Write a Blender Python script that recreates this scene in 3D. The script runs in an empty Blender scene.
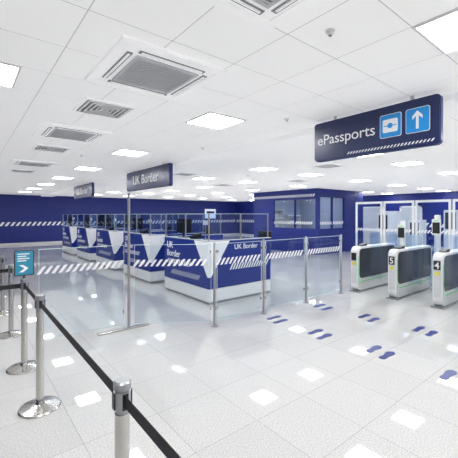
import bpy, bmesh, math
from mathutils import Matrix, Vector
C = bpy.context.scene.collection
R90 = math.radians(90)
S = .885          # ceiling module scale
H = 2.85

# ---------------- materials ----------------
def mat(name, col, rough=0.5, metal=0.0, emit=0.0, var=0.04, scale=8.0, spec=0.5, ecol=None):
    m = bpy.data.materials.new(name); m.use_nodes = True
    nt = m.node_tree; b = nt.nodes['Principled BSDF']
    n = nt.nodes.new('ShaderNodeTexNoise'); n.inputs['Scale'].default_value = scale
    tc = nt.nodes.new('ShaderNodeTexCoord'); nt.links.new(tc.outputs['Object'], n.inputs['Vector'])
    mx = nt.nodes.new('ShaderNodeMixRGB')
    mx.inputs[1].default_value = (*[c*(1-var) for c in col], 1)
    mx.inputs[2].default_value = (*[min(1, c*(1+var)) for c in col], 1)
    nt.links.new(n.outputs['Fac'], mx.inputs[0]); nt.links.new(mx.outputs[0], b.inputs['Base Color'])
    b.inputs['Roughness'].default_value = rough; b.inputs['Metallic'].default_value = metal
    b.inputs['Specular IOR Level'].default_value = spec
    if emit:
        b.inputs['Emission Color'].default_value = (*(ecol or col), 1)
        b.inputs['Emission Strength'].default_value = emit
    return m

def glass(name, tint=(0.93, 0.96, 0.98), refl=0.05, k=0.22):
    m = bpy.data.materials.new(name); m.use_nodes = True
    nt = m.node_tree; nt.nodes.clear()
    o = nt.nodes.new('ShaderNodeOutputMaterial'); mix = nt.nodes.new('ShaderNodeMixShader')
    t = nt.nodes.new('ShaderNodeBsdfTransparent'); g = nt.nodes.new('ShaderNodeBsdfGlossy')
    lw = nt.nodes.new('ShaderNodeLayerWeight'); lw.inputs[0].default_value = 0.12
    ma = nt.nodes.new('ShaderNodeMath'); ma.operation = 'MULTIPLY_ADD'
    ma.inputs[1].default_value = k; ma.inputs[2].default_value = refl * 0.4
    t.inputs[0].default_value = (*tint, 1); g.inputs['Roughness'].default_value = 0.01
    nt.links.new(lw.outputs['Fresnel'], ma.inputs[0]); nt.links.new(ma.outputs[0], mix.inputs[0])
    nt.links.new(t.outputs[0], mix.inputs[1]); nt.links.new(g.outputs[0], mix.inputs[2])
    nt.links.new(mix.outputs[0], o.inputs[0]); return m

def tiled(name, c1, c2, mortar, msize, rough, loc, speckle=0.0, spec=0.5, emit=0.0, tile=0.6, nscale=70, coat=0):
    m = bpy.data.materials.new(name); m.use_nodes = True
    nt = m.node_tree; b = nt.nodes['Principled BSDF']; L = nt.links.new
    tc = nt.nodes.new('ShaderNodeTexCoord'); mp = nt.nodes.new('ShaderNodeMapping')
    mp.inputs['Location'].default_value = loc
    L(tc.outputs['Object'], mp.inputs[0])
    br = nt.nodes.new('ShaderNodeTexBrick'); br.offset = 0; br.squash = 1
    br.inputs['Scale'].default_value = 1; br.inputs['Brick Width'].default_value = tile
    br.inputs['Row Height'].default_value = tile; br.inputs['Mortar Size'].default_value = msize
    br.inputs['Mortar Smooth'].default_value = 0.1
    br.inputs['Color1'].default_value = (*c1, 1); br.inputs['Color2'].default_value = (*c2, 1)
    br.inputs['Mortar'].default_value = (*mortar, 1)
    L(mp.outputs[0], br.inputs['Vector'])
    n = nt.nodes.new('ShaderNodeTexNoise'); n.inputs['Scale'].default_value = nscale
    n.inputs['Detail'].default_value = 3; L(tc.outputs['Object'], n.inputs['Vector'])
    rp = nt.nodes.new('ShaderNodeMapRange'); rp.inputs['From Min'].default_value = 0.4
    rp.inputs['From Max'].default_value = 0.6; rp.inputs['To Min'].default_value = 1 - speckle
    rp.inputs['To Max'].default_value = 1 + speckle * 0.3
    L(n.outputs['Fac'], rp.inputs['Value'])
    mu = nt.nodes.new('ShaderNodeMixRGB'); mu.blend_type = 'MULTIPLY'; mu.inputs[0].default_value = 1
    L(br.outputs['Color'], mu.inputs[1]); L(rp.outputs[0], mu.inputs[2])
    L(mu.outputs[0], b.inputs['Base Color'])
    b.inputs['Roughness'].default_value = rough; b.inputs['Specular IOR Level'].default_value = spec
    if coat:
        b.inputs['Coat Weight'].default_value = coat; b.inputs['Coat Roughness'].default_value = .02
    if emit:
        L(mu.outputs[0], b.inputs['Emission Color']); b.inputs['Emission Strength'].default_value = emit
    return m

M_ceil = tiled('ceiling_tiles_glow', (.885,.885,.885), (.85,.85,.85), (.55,.55,.555), .005, .9, (-.02*S,-.4*S,0), .03, .2, emit=.25, tile=.6*S)  # tiles are no lamp; added self-glow brightens the ceiling
M_floor = tiled('polished_terrazzo', (.66,.655,.645), (.61,.605,.595), (.43,.43,.43), .003, .025, (-.1,-.2,0), .24, .8, nscale=100, coat=.35)
M_blue = mat('navy_wall_paint', (.004,.016,.18), .5)
M_panel = mat('blue_laminate', (.003,.024,.23), .35, spec=.35)
M_sign = mat('sign_navy', (.006,.016,.085), .3)
M_signedge = mat('sign_edge_blue', (.02,.045,.20), .35)
M_cyan = mat('cyan_vinyl', (.01,.28,.70), .4)
M_teal = mat('teal_notice', (.03,.26,.40), .4)
M_white = mat('white_laminate', (.82,.82,.82), .35)
M_plaster_glow = mat('white_plaster_glow', (.88,.88,.885), .8, emit=.24)  # self-glow added so bulkhead and vent frames look as bright as the ceiling
M_grey = mat('light_grey_panel', (.60,.61,.63), .4)
M_gbody = mat('gate_white_metal', (.74,.75,.76), .3)
M_vinyl = mat('white_vinyl', (.86,.87,.89), .5)
M_steel = mat('brushed_steel', (.55,.54,.52), .22, 1.0)
M_steeld = mat('satin_grey_steel', (.38,.39,.41), .35, .8)
M_black = mat('black_plastic', (.015,.015,.017), .35)
M_belt = mat('dark_grey_webbing', (.02,.02,.025), .8)
M_dark = mat('dark_slot', (.08,.08,.085), .7)
M_mid = mat('grey_slats', (.30,.30,.31), .6)
M_inner = mat('office_inner_wall', (.32,.36,.47), .6)
M_gside = mat('gate_grey_glass', (.05,.055,.065), .10)
M_green = mat('green_strip', (.08,.48,.14), .4, emit=.3)
M_yellow = mat('yellow_sticker', (.75,.68,.08), .5)
M_foot = mat('blue_footprint_vinyl', (.012,.028,.20), .3)
M_light = mat('light_diffuser', (1,1,1), .5, emit=27, var=0)
M_screen = mat('monitor_screen', (.15,.3,.6), .2, emit=.6)
M_lit = mat('lit_notice', (.7,.8,.9), .3, emit=.5)
M_glass = glass('clear_glass')
M_edge = mat('glass_edge', (.60,.74,.74), .2)
M_glassb = glass('blue_tinted_glass', (.87,.92,.98), .08, .3)

# ---------------- builders ----------------
class MB:
    def __init__(s): s.bm = bmesh.new()
    def box(s, x0, x1, y0, y1, z0, z1):
        v = [s.bm.verts.new(p) for p in [(x0,y0,z0),(x1,y0,z0),(x1,y1,z0),(x0,y1,z0),(x0,y0,z1),(x1,y0,z1),(x1,y1,z1),(x0,y1,z1)]]
        for f in [(3,2,1,0),(4,5,6,7),(0,1,5,4),(1,2,6,5),(2,3,7,6),(3,0,4,7)]:
            s.bm.faces.new([v[i] for i in f])
        return s
    def lathe(s, prof, cx=0, cy=0, seg=24):
        rings = []
        for r, z in prof:
            rings.append([s.bm.verts.new((cx+r*math.cos(2*math.pi*i/seg), cy+r*math.sin(2*math.pi*i/seg), z)) for i in range(seg)])
        for a, b in zip(rings, rings[1:]):
            for i in range(seg):
                j = (i+1) % seg; s.bm.faces.new([a[i], a[j], b[j], b[i]])
        s.bm.faces.new(rings[0][::-1]); s.bm.faces.new(rings[-1]); return s
    def prism(s, pts, a0, a1, axis='x'):
        def f(p, a): return {'x': (a, p[0], p[1]), 'y': (p[0], a, p[1]), 'z': (p[0], p[1], a)}[axis]
        A = [s.bm.verts.new(f(p, a0)) for p in pts]; B = [s.bm.verts.new(f(p, a1)) for p in pts]
        s.bm.faces.new(A); s.bm.faces.new(B[::-1]); n = len(pts)
        for i in range(n):
            j = (i+1) % n; s.bm.faces.new([A[j], A[i], B[i], B[j]])
        return s
    def hatch(s, x0, x1, z0, z1, y, w=.05, gap=.05, slant=.06, t=.002):
        x = x0
        while x + w + slant <= x1:
            s.prism([(x, z0), (x+w, z0), (x+w+slant, z1), (x+slant, z1)], y, y+t, 'y'); x += w + gap
        return s
    def make(s, name, m, parent=None, bevel=0, smooth=False, label=None, loc=(0,0,0), rz=0):
        bmesh.ops.recalc_face_normals(s.bm, faces=s.bm.faces)
        me = bpy.data.meshes.new(name); s.bm.to_mesh(me); s.bm.free()
        if smooth:
            for p in me.polygons: p.use_smooth = True
        o = bpy.data.objects.new(name, me); C.objects.link(o); me.materials.append(m)
        o.location = loc; o.rotation_euler = (0, 0, rz)
        if parent: o.parent = parent
        if bevel:
            b = o.modifiers.new('bevel', 'BEVEL'); b.width = bevel; b.segments = 2; b.limit_method = 'ANGLE'
        if smooth:
            e = o.modifiers.new('split', 'EDGE_SPLIT'); e.split_angle = math.radians(40)
        if label: o['label'] = label
        return o

def thing(name, loc, label, cat, group=None, rz=0):
    e = bpy.data.objects.new(name, None); C.objects.link(e); e.empty_display_size = .1
    e.location = loc; e.rotation_euler = (0, 0, rz)
    e['label'] = label; e['category'] = cat
    if group: e['group'] = group
    return e

def copy_thing(src, loc, rz=None, label=None):
    n = src.copy(); C.objects.link(n); n.location = loc
    if rz is not None: n.rotation_euler = (0, 0, rz)
    if label: n['label'] = label
    def rec(a, b):
        for ch in a.children:
            if ch == b: continue
            c = ch.copy(); C.objects.link(c); c.parent = b; rec(ch, c)
    rec(src, n); return n

def text(name, body, size, loc, rot, m, parent, align='LEFT', bold=.0, ext=.002):
    cu = bpy.data.curves.new('txt', 'FONT'); cu.body = body; cu.size = size
    cu.extrude = ext; cu.offset = bold; cu.align_x = align
    t = bpy.data.objects.new('txt', cu); C.objects.link(t)
    bpy.context.view_layer.update()
    me = bpy.data.meshes.new_from_object(t.evaluated_get(bpy.context.evaluated_depsgraph_get()))
    bpy.data.objects.remove(t)
    o = bpy.data.objects.new(name, me); C.objects.link(o)
    me.materials.clear(); me.materials.append(m)
    o.location = loc; o.rotation_euler = rot; o.parent = parent; return o

def structure(o):
    o['kind'] = 'structure'; return o

def rrect(x0,x1,z0,z1,r,seg=5):
    pts = []
    for cx,cz,a0 in [(x1-r,z0+r,-90),(x1-r,z1-r,0),(x0+r,z1-r,90),(x0+r,z0+r,180)]:
        for k in range(seg+1):
            a = math.radians(a0+90*k/seg); pts.append((cx+r*math.cos(a), cz+r*math.sin(a)))
    return pts

# ---------------- room ----------------
XW, YW = 18.6, 22.2
structure(MB().box(-6,XW+.2,-6,YW+.2,-.1,0).make('floor', M_floor))
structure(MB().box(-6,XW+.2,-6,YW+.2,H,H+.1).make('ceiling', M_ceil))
structure(MB().box(-6,XW+.2,YW,YW+.2,0,H).make('wall_back', M_blue))
structure(MB().box(XW,XW+.2,-6,YW,0,H).make('wall_right', M_blue))
structure(MB().box(-6.2,-6,-6,YW+.2,0,H).make('wall_left', M_blue))
structure(MB().box(3.6,4.2,-6,YW,H-.06,H).make('trim_1', M_plaster_glow))
structure(MB().hatch(-6,XW-.1,1.08,1.3,YW-.01,.13,.13,.15,.004).make('trim_2', M_vinyl))
structure(MB().hatch(-(YW-16.5),22,1.08,1.3,0,.13,.13,.15,.004).make('trim_3', M_vinyl, loc=(XW-.01,16.5,0), rz=-R90))
structure(MB().box(-6,XW,YW-.03,YW,0,.12).make('baseboard_back', M_grey))
structure(MB().box(XW-.03,XW,-6,YW,0,.12).make('baseboard_right', M_grey))

# office enclosure
X0,X1,Y0,Y1 = 11.8,15.5,8.7,12.66
za,zb,zc = 1.1,2.4,2.48
wm = MB()
wm.box(X0,X0+.1,Y0,Y1,0,za).box(X0,X0+.1,Y0,Y1,zb,H).box(X0,X0+.1,Y1-1.4,Y1,za,zb)
wm.box(X0,X0+.1,Y0,Y0+.1,za,zb).box(X0,X0+.1,Y0+1.23,Y0+1.28,za,zb)
structure(wm.make('wall_office_front', M_blue))
wm = MB()
wm.box(X0+.1,X1,Y0,Y0+.1,0,za).box(X0+.1,X1,Y0,Y0+.1,zc,H).box(X0+.1,X0+.2,Y0,Y0+.1,za,zc)
wm.box(X0+2.05,X1,Y0,Y0+.1,za,zc).box(X0+1.1,X0+1.15,Y0,Y0+.1,za,zc)
structure(wm.make('wall_office_side', M_blue))
structure(MB().box(X0+.1,X1,Y1-.1,Y1,0,H).make('wall_office_rear', M_blue))
structure(MB().box(X1-.1,X1,Y0+.1,Y1-.1,0,H).make('wall_office_end', M_panel))
structure(MB().box(X0+.1,X1-.1,Y1-.13,Y1-.1,0,H).make('trim_10', M_inner))
structure(MB().box(X1-.13,X1-.1,Y0+.1,Y1-.13,0,H).make('trim_11', M_inner))
structure(MB().box(X0+.04,X0+.06,Y0+.1,Y1-1.4,za,zb).make('window_1', M_glassb))
structure(MB().box(X0+.2,X0+2.05,Y0+.04,Y0+.06,za,zc).make('window_2', M_glassb))
structure(MB().hatch(0,2.4,1.28,1.41,-.01,.06,.06,.07).make('trim_4', M_vinyl, loc=(X0+.03,Y1-1.4,0), rz=-R90))
structure(MB().hatch(X0+.2,X0+2.05,1.28,1.41,Y0+.03,.06,.06,.07).make('trim_5', M_vinyl))
structure(MB().hatch(0,3.9,2.5,2.62,-.01,.06,.06,.07).make('trim_6', M_vinyl, loc=(X0-.01,Y1,0), rz=-R90))
def shelf(x,y,w,h,rz,lbl):
    t = thing('storage_shelf',(x,y,0),lbl,'shelf',rz=rz)
    MB().box(0,.03,0,.35,0,h).box(w-.03,w,0,.35,0,h).box(.03,w-.03,.33,.35,0,h).make('shelf_frame', M_grey, t)
    for k in range(5):
        z = .05+k*(h-.1)/4; MB().box(.03,w-.03,0,.33,z,z+.03).make('shelf_board', M_white, t)
shelf(12.4,12.1,1.1,2.0,0,'grey open shelf unit inside glazed office')
shelf(13.8,12.1,1.1,1.7,0,'low grey open shelf unit inside glazed office')
dk = thing('office_table',(12.3,9.5,0),'white table inside glazed office','table')
MB().box(0,1.6,0,.7,.72,.75).make('table_top', M_white, dk)
for a,c in ((.03,.03),(1.53,.03),(.03,.63),(1.53,.63)): MB().box(a,a+.04,c,c+.04,0,.72).make('leg', M_steeld, dk)

for i, (y0, w) in enumerate([(7.25,.95),(9.2,1.25),(14.2,.95)]):
    structure(MB().box(XW-.07,XW-.02,y0,y0+w,.0,2.1).make('door_%d' % (i+1), M_grey))
    f = MB().box(XW-.1,XW-.01,y0-.08,y0,0,2.18).box(XW-.1,XW-.01,y0+w,y0+w+.08,0,2.18).box(XW-.1,XW-.01,y0-.08,y0+w+.08,2.1,2.18)
    structure(f.make('trim_%d' % (7+i), M_white))

# ---------------- ceiling lights ----------------
proto = None
pos = [(.1,.7),(.1,3.7),(.1,6.7),(.1,-2.3)]
for X in (2.72,6.62,8.72,11.72,14.72,17.72,20.1):
    for Y in (-2.3,.7,3.7,6.7,9.7,12.7,15.7,18.7,21.7):
        if 13.0 < X < 17.7 and 9.3 < Y < 14.6: continue
        pos.append((X,Y))
pos += [(14.6,12.1),(16.2,12.1)]
a1, a2 = .3*S, .28*S
for X, Y in pos:
    if proto is None:
        proto = thing('ceiling_light', (X*S,Y*S,H), 'square recessed white LED panel lit in tiled ceiling', 'ceiling light', 'LED panels in the ceiling')
        MB().box(-a1,a1,-a1,-a2,-.012,0).box(-a1,a1,a2,a1,-.012,0).box(-a1,-a2,-a2,a2,-.012,0).box(a2,a1,-a2,a2,-.012,0).make('light_frame', M_white, proto)
        MB().box(-a2,a2,-a2,a2,-.008,-.001).make('light_diffuser', M_light, proto)
    else:
        copy_thing(proto, (X*S,Y*S,H))

# ---------------- cassette air conditioners ----------------
def frame(mb, a, b, z0, z1):
    mb.box(-a,a,-a,-b,z0,z1).box(-a,a,b,a,z0,z1).box(-a,-b,-b,b,z0,z1).box(b,a,-b,b,z0,z1); return mb
ac = thing('air_conditioner', (1.38*S,2.82*S,H), 'white four-way cassette air conditioner with central slatted grille', 'air conditioner', 'cassette units in ceiling')
F=.43
frame(MB(), F,.355,-.025,0).make('cassette_frame', M_plaster_glow, ac, bevel=.006)
s = MB()
for sgn in (-1,1):
    s.box(-.27,.27,sgn*.315-.02,sgn*.315+.02,-.024,-.018); s.box(sgn*.315-.02,sgn*.315+.02,-.27,.27,-.024,-.018)
s.make('air_slot', M_mid, ac)
MB().box(-.355,.355,-.355,.355,-.018,0).make('cassette_body', M_plaster_glow, ac)
v = MB()
for sgn in (-1,1):
    v.box(-.25,.25,sgn*.315-.010,sgn*.315+.006,-.03,-.024); v.box(sgn*.315-.010,sgn*.315+.006,-.25,.25,-.03,-.024)
v.make('air_vane', M_plaster_glow, ac)
MB().box(-.24,.24,-.24,.24,-.022,-.018).make('grille_back', M_mid, ac)
g = MB(); frame(g, .26,.235,-.03,-.018)
for i in range(15):
    y = -.222 + i*.0317; g.box(-.235,.235,y-.008,y+.008,-.029,-.022)
g.make('intake_grille', M_grey, ac)
for p in [(1.17,1.15),(1.35,5.7),(1.38,9.6),(8.7,11.2)]: copy_thing(ac, (p[0]*S,p[1]*S,H))

df = thing('ceiling_diffuser', (1.35*S,4.12*S,H), 'square dark slotted air diffuser in tiled ceiling', 'air vent', 'square air diffusers')
frame(MB(), .265,.235,-.015,0).make('diffuser_frame', M_plaster_glow, df)
MB().box(-.235,.235,-.235,.235,-.006,0).make('diffuser_back', M_dark, df)
g = MB()
for a in (.22,.175,.13,.085,.045): frame(g, a, a-.022, -.02, -.006)
g.make('diffuser_vanes', M_white, df)
for p in [(1.35,7.2),(1.38,11.4),(7.52,5.2),(9.92,8.2),(5.52,9.1)]: copy_thing(df, (p[0]*S,p[1]*S,H))

sp = thing('smoke_detector', (2.02*S,1.38*S,H), 'small white round smoke detector on ceiling', 'smoke detector', 'detectors on the ceiling')
MB().lathe([(.010,-.03),(.02,-.026),(.022,-.012),(.03,-.010),(.03,0)]).make('detector_body', M_white, sp, smooth=True)
MB().lathe([(.008,-.036),(.012,-.03)]).make('detector_lens', M_mid, sp, smooth=True)
for p in [(3.6,5.3),(2.0,7.6),(6.0,2.4),(7.2,8.0),(3.4,3.0)]: copy_thing(sp, (p[0]*S,p[1]*S,H))

# ---------------- hanging signs ----------------
W = 1.36
sg = thing('hanging_sign', (3.35,2.51,2.35), 'navy hanging sign with white ePassports lettering and cyan icons', 'sign', rz=-R90)
MB().prism(rrect(0,W,0,.45,.035), 0,.07,'y').make('sign_board', M_sign, sg)
MB().prism(rrect(-.006,W+.006,-.006,.456,.04), .02,.075,'y').make('sign_edge', M_signedge, sg)
text('sign_lettering','ePassports',.166,(.045,-.002,.185),(R90,0,0),M_vinyl,sg,bold=.0)
for i,x0 in enumerate((.815,1.07)):
    MB().prism(rrect(x0,x0+.215,.13,.365,.02),-.004,0,'y').make('icon_panel', M_vinyl, sg)
    MB().prism(rrect(x0+.005,x0+.21,.135,.36,.018),-.006,-.004,'y').make('icon_face', M_cyan, sg)
x=.815+.032
MB().prism(rrect(x,x+.15,.182,.313,.015),-.009,-.006,'y').make('passport_icon', M_vinyl, sg)
ic = MB()
ic.box(x+.012,x+.138,-.0105,-.009,.243,.251)
ic.prism([(x+.075+.026*math.cos(k*math.pi/8),.247+.026*math.sin(k*math.pi/8)) for k in range(16)],-.012,-.0105,'y')
ic.make('passport_emblem', M_cyan, sg)
cx=1.07+.1075
MB().prism([(cx-.012,.165),(cx+.012,.165),(cx+.012,.29),(cx+.045,.255),(cx+.045,.288),(cx,.336),(cx-.045,.288),(cx-.045,.255),(cx-.012,.29)],-.009,-.006,'y').make('arrow_icon', M_vinyl, sg)
MB().hatch(.44,W-.01,.027,.052,-.003,.014,.020,.020).make('stripe_band', M_vinyl, sg)
for x in (.25,1.1): MB().box(x,x+.03,.03,.045,.45,.5).make('hanger_bracket', M_grey, sg)

def uk_sign(y, lbl):
    s = thing('hanging_sign', (3.4,y,2.33), lbl, 'sign', rz=-R90)
    MB().prism(rrect(0,2.35,0,.47,.04),0,.07,'y').make('sign_board', M_sign, s)
    MB().prism(rrect(-.008,2.358,-.008,.478,.04),.02,.075,'y').make('sign_edge', M_signedge, s)
    text('sign_lettering','UK Border',.31,(.42,-.002,.14),(R90,0,0),M_vinyl,s,bold=.003)
    for x in (.4,2.0): MB().box(x,x+.03,.03,.045,.47,.52).make('hanger_bracket', M_grey, s)
    return s
uk_sign(8.6,'navy hanging sign reading UK Border above the desks')
uk_sign(14.0,'distant navy hanging sign reading UK Border')

# ---------------- immigration desks ----------------
BW, BD = 1.75, 1.65
YD = 5.1+BW
b = thing('immigration_desk', (3.6,YD,0), 'blue passport control desk with pale plinth and glass screen', 'desk', 'passport control desks in a row', rz=-R90)
MB().box(.03,BW-.03,.03,BD,0,.05).make('kick_base', M_steeld, b)
MB().box(0,BW,0,BD,.05,.29).make('plinth', M_white, b, bevel=.008)
MB().box(.0,BW,0,.05,.30,1.2).box(0,.05,.05,BD,.30,1.2).box(BW-.05,BW,.05,BD,.30,1.2).make('blue_panel', M_panel, b)
MB().box(.05,BW-.05,.05,1.2,.29,.8).make('desk_cabinet', M_mid, b)
MB().box(-.01,BW+.01,-.01,.22,1.2,1.212).box(-.01,.07,.22,BD,1.2,1.212).box(BW-.07,BW+.01,.22,BD,1.2,1.212).make('counter_top', M_grey, b)
GL = BD-.05
MB().box(.02,BW-.02,.02,.032,1.212,1.72).box(.02,.032,.032,GL,1.212,1.72).box(BW-.032,BW-.02,.032,GL,1.212,1.72).make('glass_screen', M_glassb, b)
MB().box(.02,BW-.02,.018,.034,1.72,1.728).box(BW-.034,BW-.018,.034,GL,1.72,1.728).box(.018,.034,.034,GL,1.72,1.728).make('glass_edge', M_edge, b)
for a,c in ((BW-.04,.01),(.01,.01),(BW-.04,GL-.02),(.01,GL-.02),(BW/2,.01),(BW-.04,.8)):
    MB().box(a,a+.022,c,c+.022,1.212,1.73).make('screen_post', M_steeld, b)
MB().prism([(BW-.5,1.195),(BW+.006,1.195),(BW+.006,.52),(BW-.04,.52)],-.006,0,'y').make('white_wedge', M_vinyl, b)
MB().prism([(0,1.195),(.5,1.195),(.05,.52),(0,.52)],BW,BW+.006,'x').make('white_wedge', M_vinyl, b)
text('desk_lettering','UK',.20,(.12,-.003,.98),(R90,0,0),M_vinyl,b,bold=.002)
text('desk_lettering','Border',.20,(.12,-.003,.80),(R90,0,0),M_vinyl,b,bold=.002)
MB().hatch(.12,1.15,.64,.74,-.003,.035,.035,.07).make('stripe_band', M_vinyl, b)
MB().hatch(.3,1.5,.42,.52,-.003,.02,.045,.10).make('stripe_band', M_vinyl, b)
text('desk_lettering','UK Border',.14,(BW+.003,.62,1.02),(R90,0,R90),M_vinyl,b,bold=.001)
hm = MB().hatch(.5,BD-.05,.62,.74,0,.035,.035,.07)
hm.make('stripe_band', M_vinyl, b, loc=(BW+.004,0,0), rz=R90)
DZ=1.212
mo = thing('computer_monitor', (3.8,YD-.5,DZ), 'black computer monitor standing on passport desk', 'monitor', 'monitors on the desks', rz=-R90+math.pi+.2)
MB().box(-.1,.1,-.07,.07,0,.012).make('monitor_base', M_black, mo)
MB().box(-.02,.02,-.01,.01,.012,.16).make('monitor_stand', M_black, mo)
MB().box(-.24,.24,-.03,-.01,.1,.4).make('monitor_housing', M_black, mo, bevel=.005)
MB().box(-.225,.225,-.032,-.03,.115,.385).make('monitor_screen', M_screen, mo)
sc = thing('passport_reader', (3.73,YD-1.1,DZ), 'small black passport reader on desk counter', 'scanner', 'readers on the desks', rz=-R90)
MB().prism([(-.08,0),(.08,0),(.08,.12),(-.08,.05)],-.1,.1,'x').make('reader_body', M_black, sc, bevel=.005)
MB().box(-.07,.07,-.05,.05,.1,.112).make('reader_glass', M_mid, sc)
cm = thing('desk_camera', (3.73,YD-1.45,DZ), 'small white desk camera on thin stand', 'camera', 'cameras on the desks', rz=-R90)
MB().lathe([(.05,0),(.05,.015),(.012,.02),(.012,.3)],seg=16).make('camera_stand', M_steeld, cm, smooth=True)
MB().box(-.05,.05,-.03,.03,.29,.38).make('camera_head', M_white, cm, bevel=.01)
MB().lathe([(.02,.38),(.02,.385)],seg=12).make('camera_cap', M_black, cm)
ch = thing('office_chair', (5.65,5.95,0), 'black high-backed swivel office chair behind passport desk', 'chair', 'chairs behind the desks', rz=R90)
st = MB()
for k in range(5):
    a = 2*math.pi*k/5
    st.prism([(0.02*math.cos(a+1.57),.02*math.sin(a+1.57)),(.3*math.cos(a),.3*math.sin(a)),(.02*math.cos(a-1.57),.02*math.sin(a-1.57))],.05,.08,'z')
st.make('star_base', M_black, ch)
for k in range(5):
    a = 2*math.pi*k/5
    MB().lathe([(.02,0),(.028,.01),(.028,.045),(.02,.055)],cx=.28*math.cos(a),cy=.28*math.sin(a),seg=12).make('caster', M_black, ch)
MB().lathe([(.03,.07),(.03,.55)],seg=12).make('gas_column', M_steeld, ch)
MB().box(-.25,.25,-.25,.25,.55,.63).make('seat', M_black, ch, bevel=.03)
MB().prism([(-.22,.6),(-.18,.6),(-.22,.9),(-.25,1.3),(-.30,1.3),(-.28,.9)],-.22,.22,'x').make('backrest', M_black, ch, bevel=.015)
for k in range(1,5):
    y = YD + 2.5*k
    copy_thing(b,(3.6,y,0)); copy_thing(ch,(5.65,y-.9,0))
    copy_thing(mo,(3.8,y-.5,DZ)); copy_thing(sc,(3.73,y-1.1,DZ)); copy_thing(cm,(3.73,y-1.45,DZ))

# ---------------- glass barriers ----------------
def barrier(p, q, post=True, endpost=False, h=1.27):
    L = math.hypot(q[0]-p[0], q[1]-p[1]); a = math.atan2(q[1]-p[1], q[0]-p[0])
    t = thing('glass_barrier', (p[0],p[1],0), 'clear glass barrier panel with white diagonal stripes and steel post', 'barrier', 'glass queue barriers', rz=a)
    prof = [(.05,0),(.05,.012),(.019,.014),(.019,h),(.010,h+.012)]
    if post: MB().lathe(prof, seg=16).make('post', M_steeld, t, smooth=True)
    if endpost: MB().lathe(prof, cx=L, seg=16).make('post', M_steeld, t, smooth=True)
    MB().box(.05,L-.055,-.006,.006,.08,h-.02).make('glass_pane', M_glass, t)
    MB().box(.05,L-.055,-.007,.007,h-.02,h-.013).box(.046,.05,-.007,.007,.08,h-.013).box(L-.055,L-.051,-.007,.007,.08,h-.013).box(.05,L-.055,-.007,.007,.074,.08).make('glass_edge', M_edge, t)
    for z in (.25,1.12):
        if post: MB().box(.016,.07,-.014,.014,z,z+.04).make('clamp', M_steel, t)
        MB().box(L-.07,L-.05,-.014,.014,z,z+.04).make('clamp', M_steel, t)
    MB().hatch(.02,L-.02,.93,1.03,-.0085,.042,.042,.07).make('stripe_band', M_vinyl, t)
    return t
barrier((3.0,4.1),(4.05,4.1)); barrier((4.05,4.1),(5.2,4.1)); barrier((5.2,4.1),(6.4,4.1),endpost=True)
barrier((1.96,4.78),(3.0,4.1),post=False)
barrier((.72,4.9),(1.91,4.8),post=False)
tp = thing('barrier_mast', (1.93,4.8,0), 'tall slim steel mast on a flat T-shaped floor foot', 'post')
MB().box(-.45,.32,-.04,.04,0,.03).make('mast_foot', M_steel, tp, bevel=.005)
MB().lathe([(.02,.03),(.02,2.02),(.01,2.03)],seg=16).make('mast_pole', M_steeld, tp, smooth=True)

# ---------------- stanchions ----------------
def stanchion(x, y, belts, label='polished steel retractable belt stanchion with black belt'):
    t = thing('belt_stanchion', (x,y,0), label, 'stanchion', 'belt stanchions along the queue')
    MB().lathe([(.165,0),(.168,.008),(.16,.018),(.09,.032),(.04,.042),(.034,.06)],seg=40).make('base', M_steel, t, smooth=True)
    MB().lathe([(.031,.05),(.031,.86)],seg=28).make('pole', M_steel, t, smooth=True)
    MB().lathe([(.026,.86),(.026,.875),(.036,.877),(.036,.955),(.030,.957),(.030,.965),(.037,.967),(.037,.99),(.03,.998)],seg=28).make('belt_head', M_steeld, t, smooth=True)
    for bx in ((-.04,-.034,-.012,.012),(.034,.04,-.012,.012),(-.012,.012,.034,.04),(-.012,.012,-.04,-.034)):
        MB().box(*bx,.885,.95).make('belt_clip', M_black, t)
    for dx, dy in belts:
        L = math.hypot(dx,dy)
        MB().box(.04,L-.04,-.0015,.0015,.893,.943).make('belt', M_belt, t, rz=math.atan2(dy,dx))
    return t
stanchion(.53,-.6,[])
stanchion(.53,1.39,[(0,-1.99)])
stanchion(.53,3.33,[(0,-1.94)])
stanchion(.53,4.3,[(0,-.97),(-1.6,0)],'steel belt stanchion carrying a small notice frame')
stanchion(.53,5.6,[(-1.6,0)])
stanchion(.53,6.9,[(-1.6,0)])
stanchion(.55,8.3,[(-1.6,0)]); stanchion(.55,9.8,[(0,-1.5)])
for y in (4.3,5.6,6.9,8.3): stanchion(-1.07,y,[])
fs = thing('notice_frame', (.53,4.3,.998), 'slim dark-framed teal notice on stanchion top', 'sign')
MB().lathe([(.02,0),(.012,.01),(.012,.03)],seg=12).make('frame_socket', M_black, fs)
MB().prism(rrect(-.095,.095,.03,.31,.012),-.008,.008,'y').make('frame', M_black, fs)
MB().box(-.085,.085,-.010,-.008,.04,.30).make('notice', M_teal, fs)
n = MB()
for k in range(4): n.box(-.065,.05-.03*(k%2),-.012,-.010,.265-.025*k,.275-.025*k)
n.make('notice_lines', M_vinyl, fs)
MB().prism([(-.05,.07),(-.01,.07),(.04,.11),(-.01,.15),(-.05,.15),(0,.11)],-.012,-.010,'y').make('notice_symbol', M_vinyl, fs)

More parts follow.
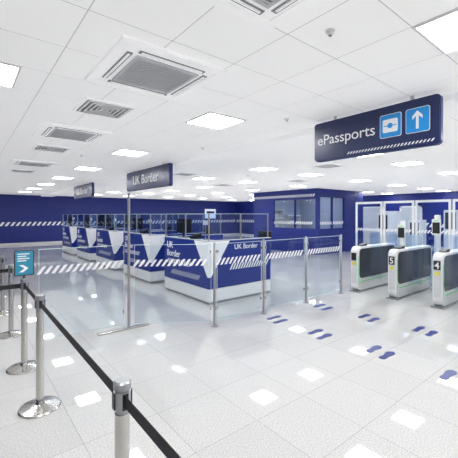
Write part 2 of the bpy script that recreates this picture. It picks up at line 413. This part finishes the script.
# ---------------- electronic passport gates ----------------
def egate(x, y, num=None):
    t = thing('passport_gate', (x,y,0), 'white and grey electronic passport gate pedestal'+(' numbered '+num if num else ' beside glass barrier'), 'gate', 'electronic passport gates', rz=-R90)
    w=.085; Ln=1.8
    MB().box(-w-.02,w+.02,-.02,Ln+.02,0,.03).make('base_plate', M_steeld, t)
    MB().prism(rrect(0,Ln,.03,1.0,.13,8),-w,w,'x').make('body', M_gbody, t, bevel=.015)
    for sx in (-1,1):
        a,c = sorted((sx*w, sx*(w+.005)))
        MB().prism(rrect(.07,Ln-.07,.30,.95,.10),a,c,'x').make('side_panel', M_gside, t)
        a,c = sorted((sx*w, sx*(w+.007)))
        MB().box(a,c,.14,Ln-.14,.22,.235).make('led_strip', M_green, t)
        MB().box(a,c,.03,.045,.2,.8).make('edge_lamp', M_green, t)
    MB().box(-.060,.060,-.012,0.02,.2,.88).make('front_inlay', M_grey, t, bevel=.004)
    MB().box(-.058,.058,-.018,-.012,.70,.865).make('number_plate', M_black, t)
    MB().box(-.04,.04,-.018,-.012,.60,.66).make('yellow_sticker', M_yellow, t)
    if num: text('gate_number', num, .165, (0,-.02,.725),(R90,0,0),M_vinyl,t,align='CENTER',bold=.002)
    MB().prism([(.2,1.0),(.46,1.0),(.46,1.06),(.24,1.03)],-w+.03,w-.03,'x').make('document_reader', M_black, t, bevel=.006)
    wing = [(0,.28),(.26,.28)]+[(.18+.08*math.sin(a*math.pi/12),1.2+.08*math.cos(a*math.pi/12)) for a in (6,4,2,0)]+[(0,1.28)]
    for yy in (.55,1.3):
        MB().prism(wing,yy,yy+.012,'y').make('glass_wing', M_glassb, t, loc=(w,0,0))
        MB().prism([(-p,q) for p,q in wing],yy,yy+.012,'y').make('glass_wing', M_glassb, t, loc=(-w,0,0))
    return t
egate(6.75,4.0); egate(6.75,3.17,'5'); egate(6.75,2.35,'4'); egate(6.75,1.53,'3')
def tower(x,y,h=1.95):
    t = thing('gate_camera_tower', (x,y,0), 'tall white face camera tower with dark screen behind gates', 'camera tower', 'face camera towers', rz=-R90)
    MB().box(-.12,.12,-.10,.16,0,.05).make('tower_base', M_steeld, t)
    MB().box(-.06,.06,-.04,.08,.05,h).make('tower_column', M_gbody, t, bevel=.025)
    MB().box(-.10,.10,-.07,-.03,h-.5,h-.1).make('screen_housing', M_gbody, t, bevel=.015)
    MB().box(-.08,.08,-.075,-.07,h-.45,h-.18).make('tower_screen', M_black, t)
    MB().box(-.05,.05,-.078,-.07,h-.15,h-.13).make('tower_lamp', M_green, t)
    return t
for y,h in ((4.0,1.55),(3.17,1.7),(2.35,2.15),(1.53,1.95)): tower(9.1,y,h)
def gscreen(x,y0,y1,h):
    t = thing('glass_screen_panel', (x,y1,0), 'tall steel-framed clear glass panel behind passport gates', 'glass panel', 'tall glass panels behind gates', rz=-R90)
    L = y1-y0
    MB().box(0,.06,0,.06,0,h).box(L-.06,L,0,.06,0,h).box(.06,L-.06,0,.06,h-.08,h).box(.06,L-.06,0,.06,.0,.05).make('panel_frame', M_gbody, t)
    MB().box(.06,L-.06,.015,.025,.05,h-.08).make('panel_glass', M_glassb, t)
    MB().hatch(.06,L-.06,1.1,1.2,.012,.05,.05,.07).make('stripe_band', M_vinyl, t)
for k in range(5): gscreen(12.0,1.6+k*1.1,2.65+k*1.1,2.2)
def cab(x,y,w,h,lbl):
    t = thing('equipment_cabinet',(x,y,0),lbl,'cabinet',rz=-R90)
    MB().box(0,w,0,.6,0,.08).make('cabinet_base',M_steeld,t)
    MB().box(0,w,0,.6,.08,h).make('cabinet_body',M_gbody,t,bevel=.02)
    MB().box(.06,w-.06,-.01,0,h*.6,h-.1).make('cabinet_screen',M_gside,t)
    MB().box(w*.5-.005,w*.5+.005,-.006,0,.1,h*.45).make('cabinet_seam',M_dark,t)
for x,y,w,h in [(14.2,7.3,.5,1.8),(14.2,6.0,.45,1.5),(15,5.0,.5,1.9),(17,8.4,.6,1.9)]:
    cab(x,y,w,h,'pale equipment cabinet with dark screen beyond the gates')

# ---------------- floor footprints ----------------
def foot_pts(mir):
    p = [(-.14,0),(-.135,-.022),(-.115,-.036),(-.08,-.038),(-.04,-.030),(.0,-.034),(.05,-.047),(.09,-.046),(.125,-.028),(.14,-.002),(.13,.022),(.10,.038),(.06,.043),(.01,.036),(-.04,.030),(-.08,.036),(-.115,.034),(-.135,.02)]
    return [(a*1.15,c*1.15*mir) for a,c in p]
fp = thing('footprint_marking',(4.0,3.73,.0),'pair of blue vinyl footprints stuck on floor','floor marking','blue footprint markings')
for sgn in (1,-1):
    MB().prism([(a+.03*sgn,c+.1*sgn) for a,c in foot_pts(sgn)],0.0005,.002,'z').make('footprint', M_foot, fp)
for p in [(3.98,2.89),(4.04,2.04),(4.0,1.2),(5.2,3.7),(5.24,2.84),(5.28,2.0),(5.28,1.2)]: copy_thing(fp,(*p,0))

def notice(x,y,z,w,h,rz,lbl):
    t = thing('wall_display',(x,y,z),lbl,'display',rz=rz)
    MB().box(-w/2-.04,w/2+.04,-.05,-.001,-.04,h+.04).make('display_frame',M_white,t)
    MB().box(-w/2,w/2,-.055,-.05,0,h).make('display_face',M_lit,t)
    MB().box(-w/2+.1,w/2-.1,-.06,-.055,h*.55,h*.8).make('display_banner',M_sign,t)
notice(15.8,YW,1.45,1.0,.7,0,'bright white and blue wall display on navy wall')

# ---------------- light & camera ----------------
w = bpy.data.worlds.new('world'); bpy.context.scene.world = w; w.use_nodes = True
w.node_tree.nodes['Background'].inputs[0].default_value = (.98,.985,1,1)
w.node_tree.nodes['Background'].inputs[1].default_value = .45
cd = bpy.data.cameras.new('camera'); cam = bpy.data.objects.new('camera', cd); C.objects.link(cam)
cam.location = (0,0,1.7); cam.rotation_euler = (R90,0,math.radians(-38.7))
cd.sensor_width = 36; cd.lens = 332/458*36; cd.shift_y = -14/458; cd.clip_start = .02
bpy.context.scene.camera = cam
bpy.context.scene.view_settings.view_transform = 'Standard'
bpy.context.scene.view_settings.look = 'None'
bpy.context.scene.view_settings.exposure = 0.1
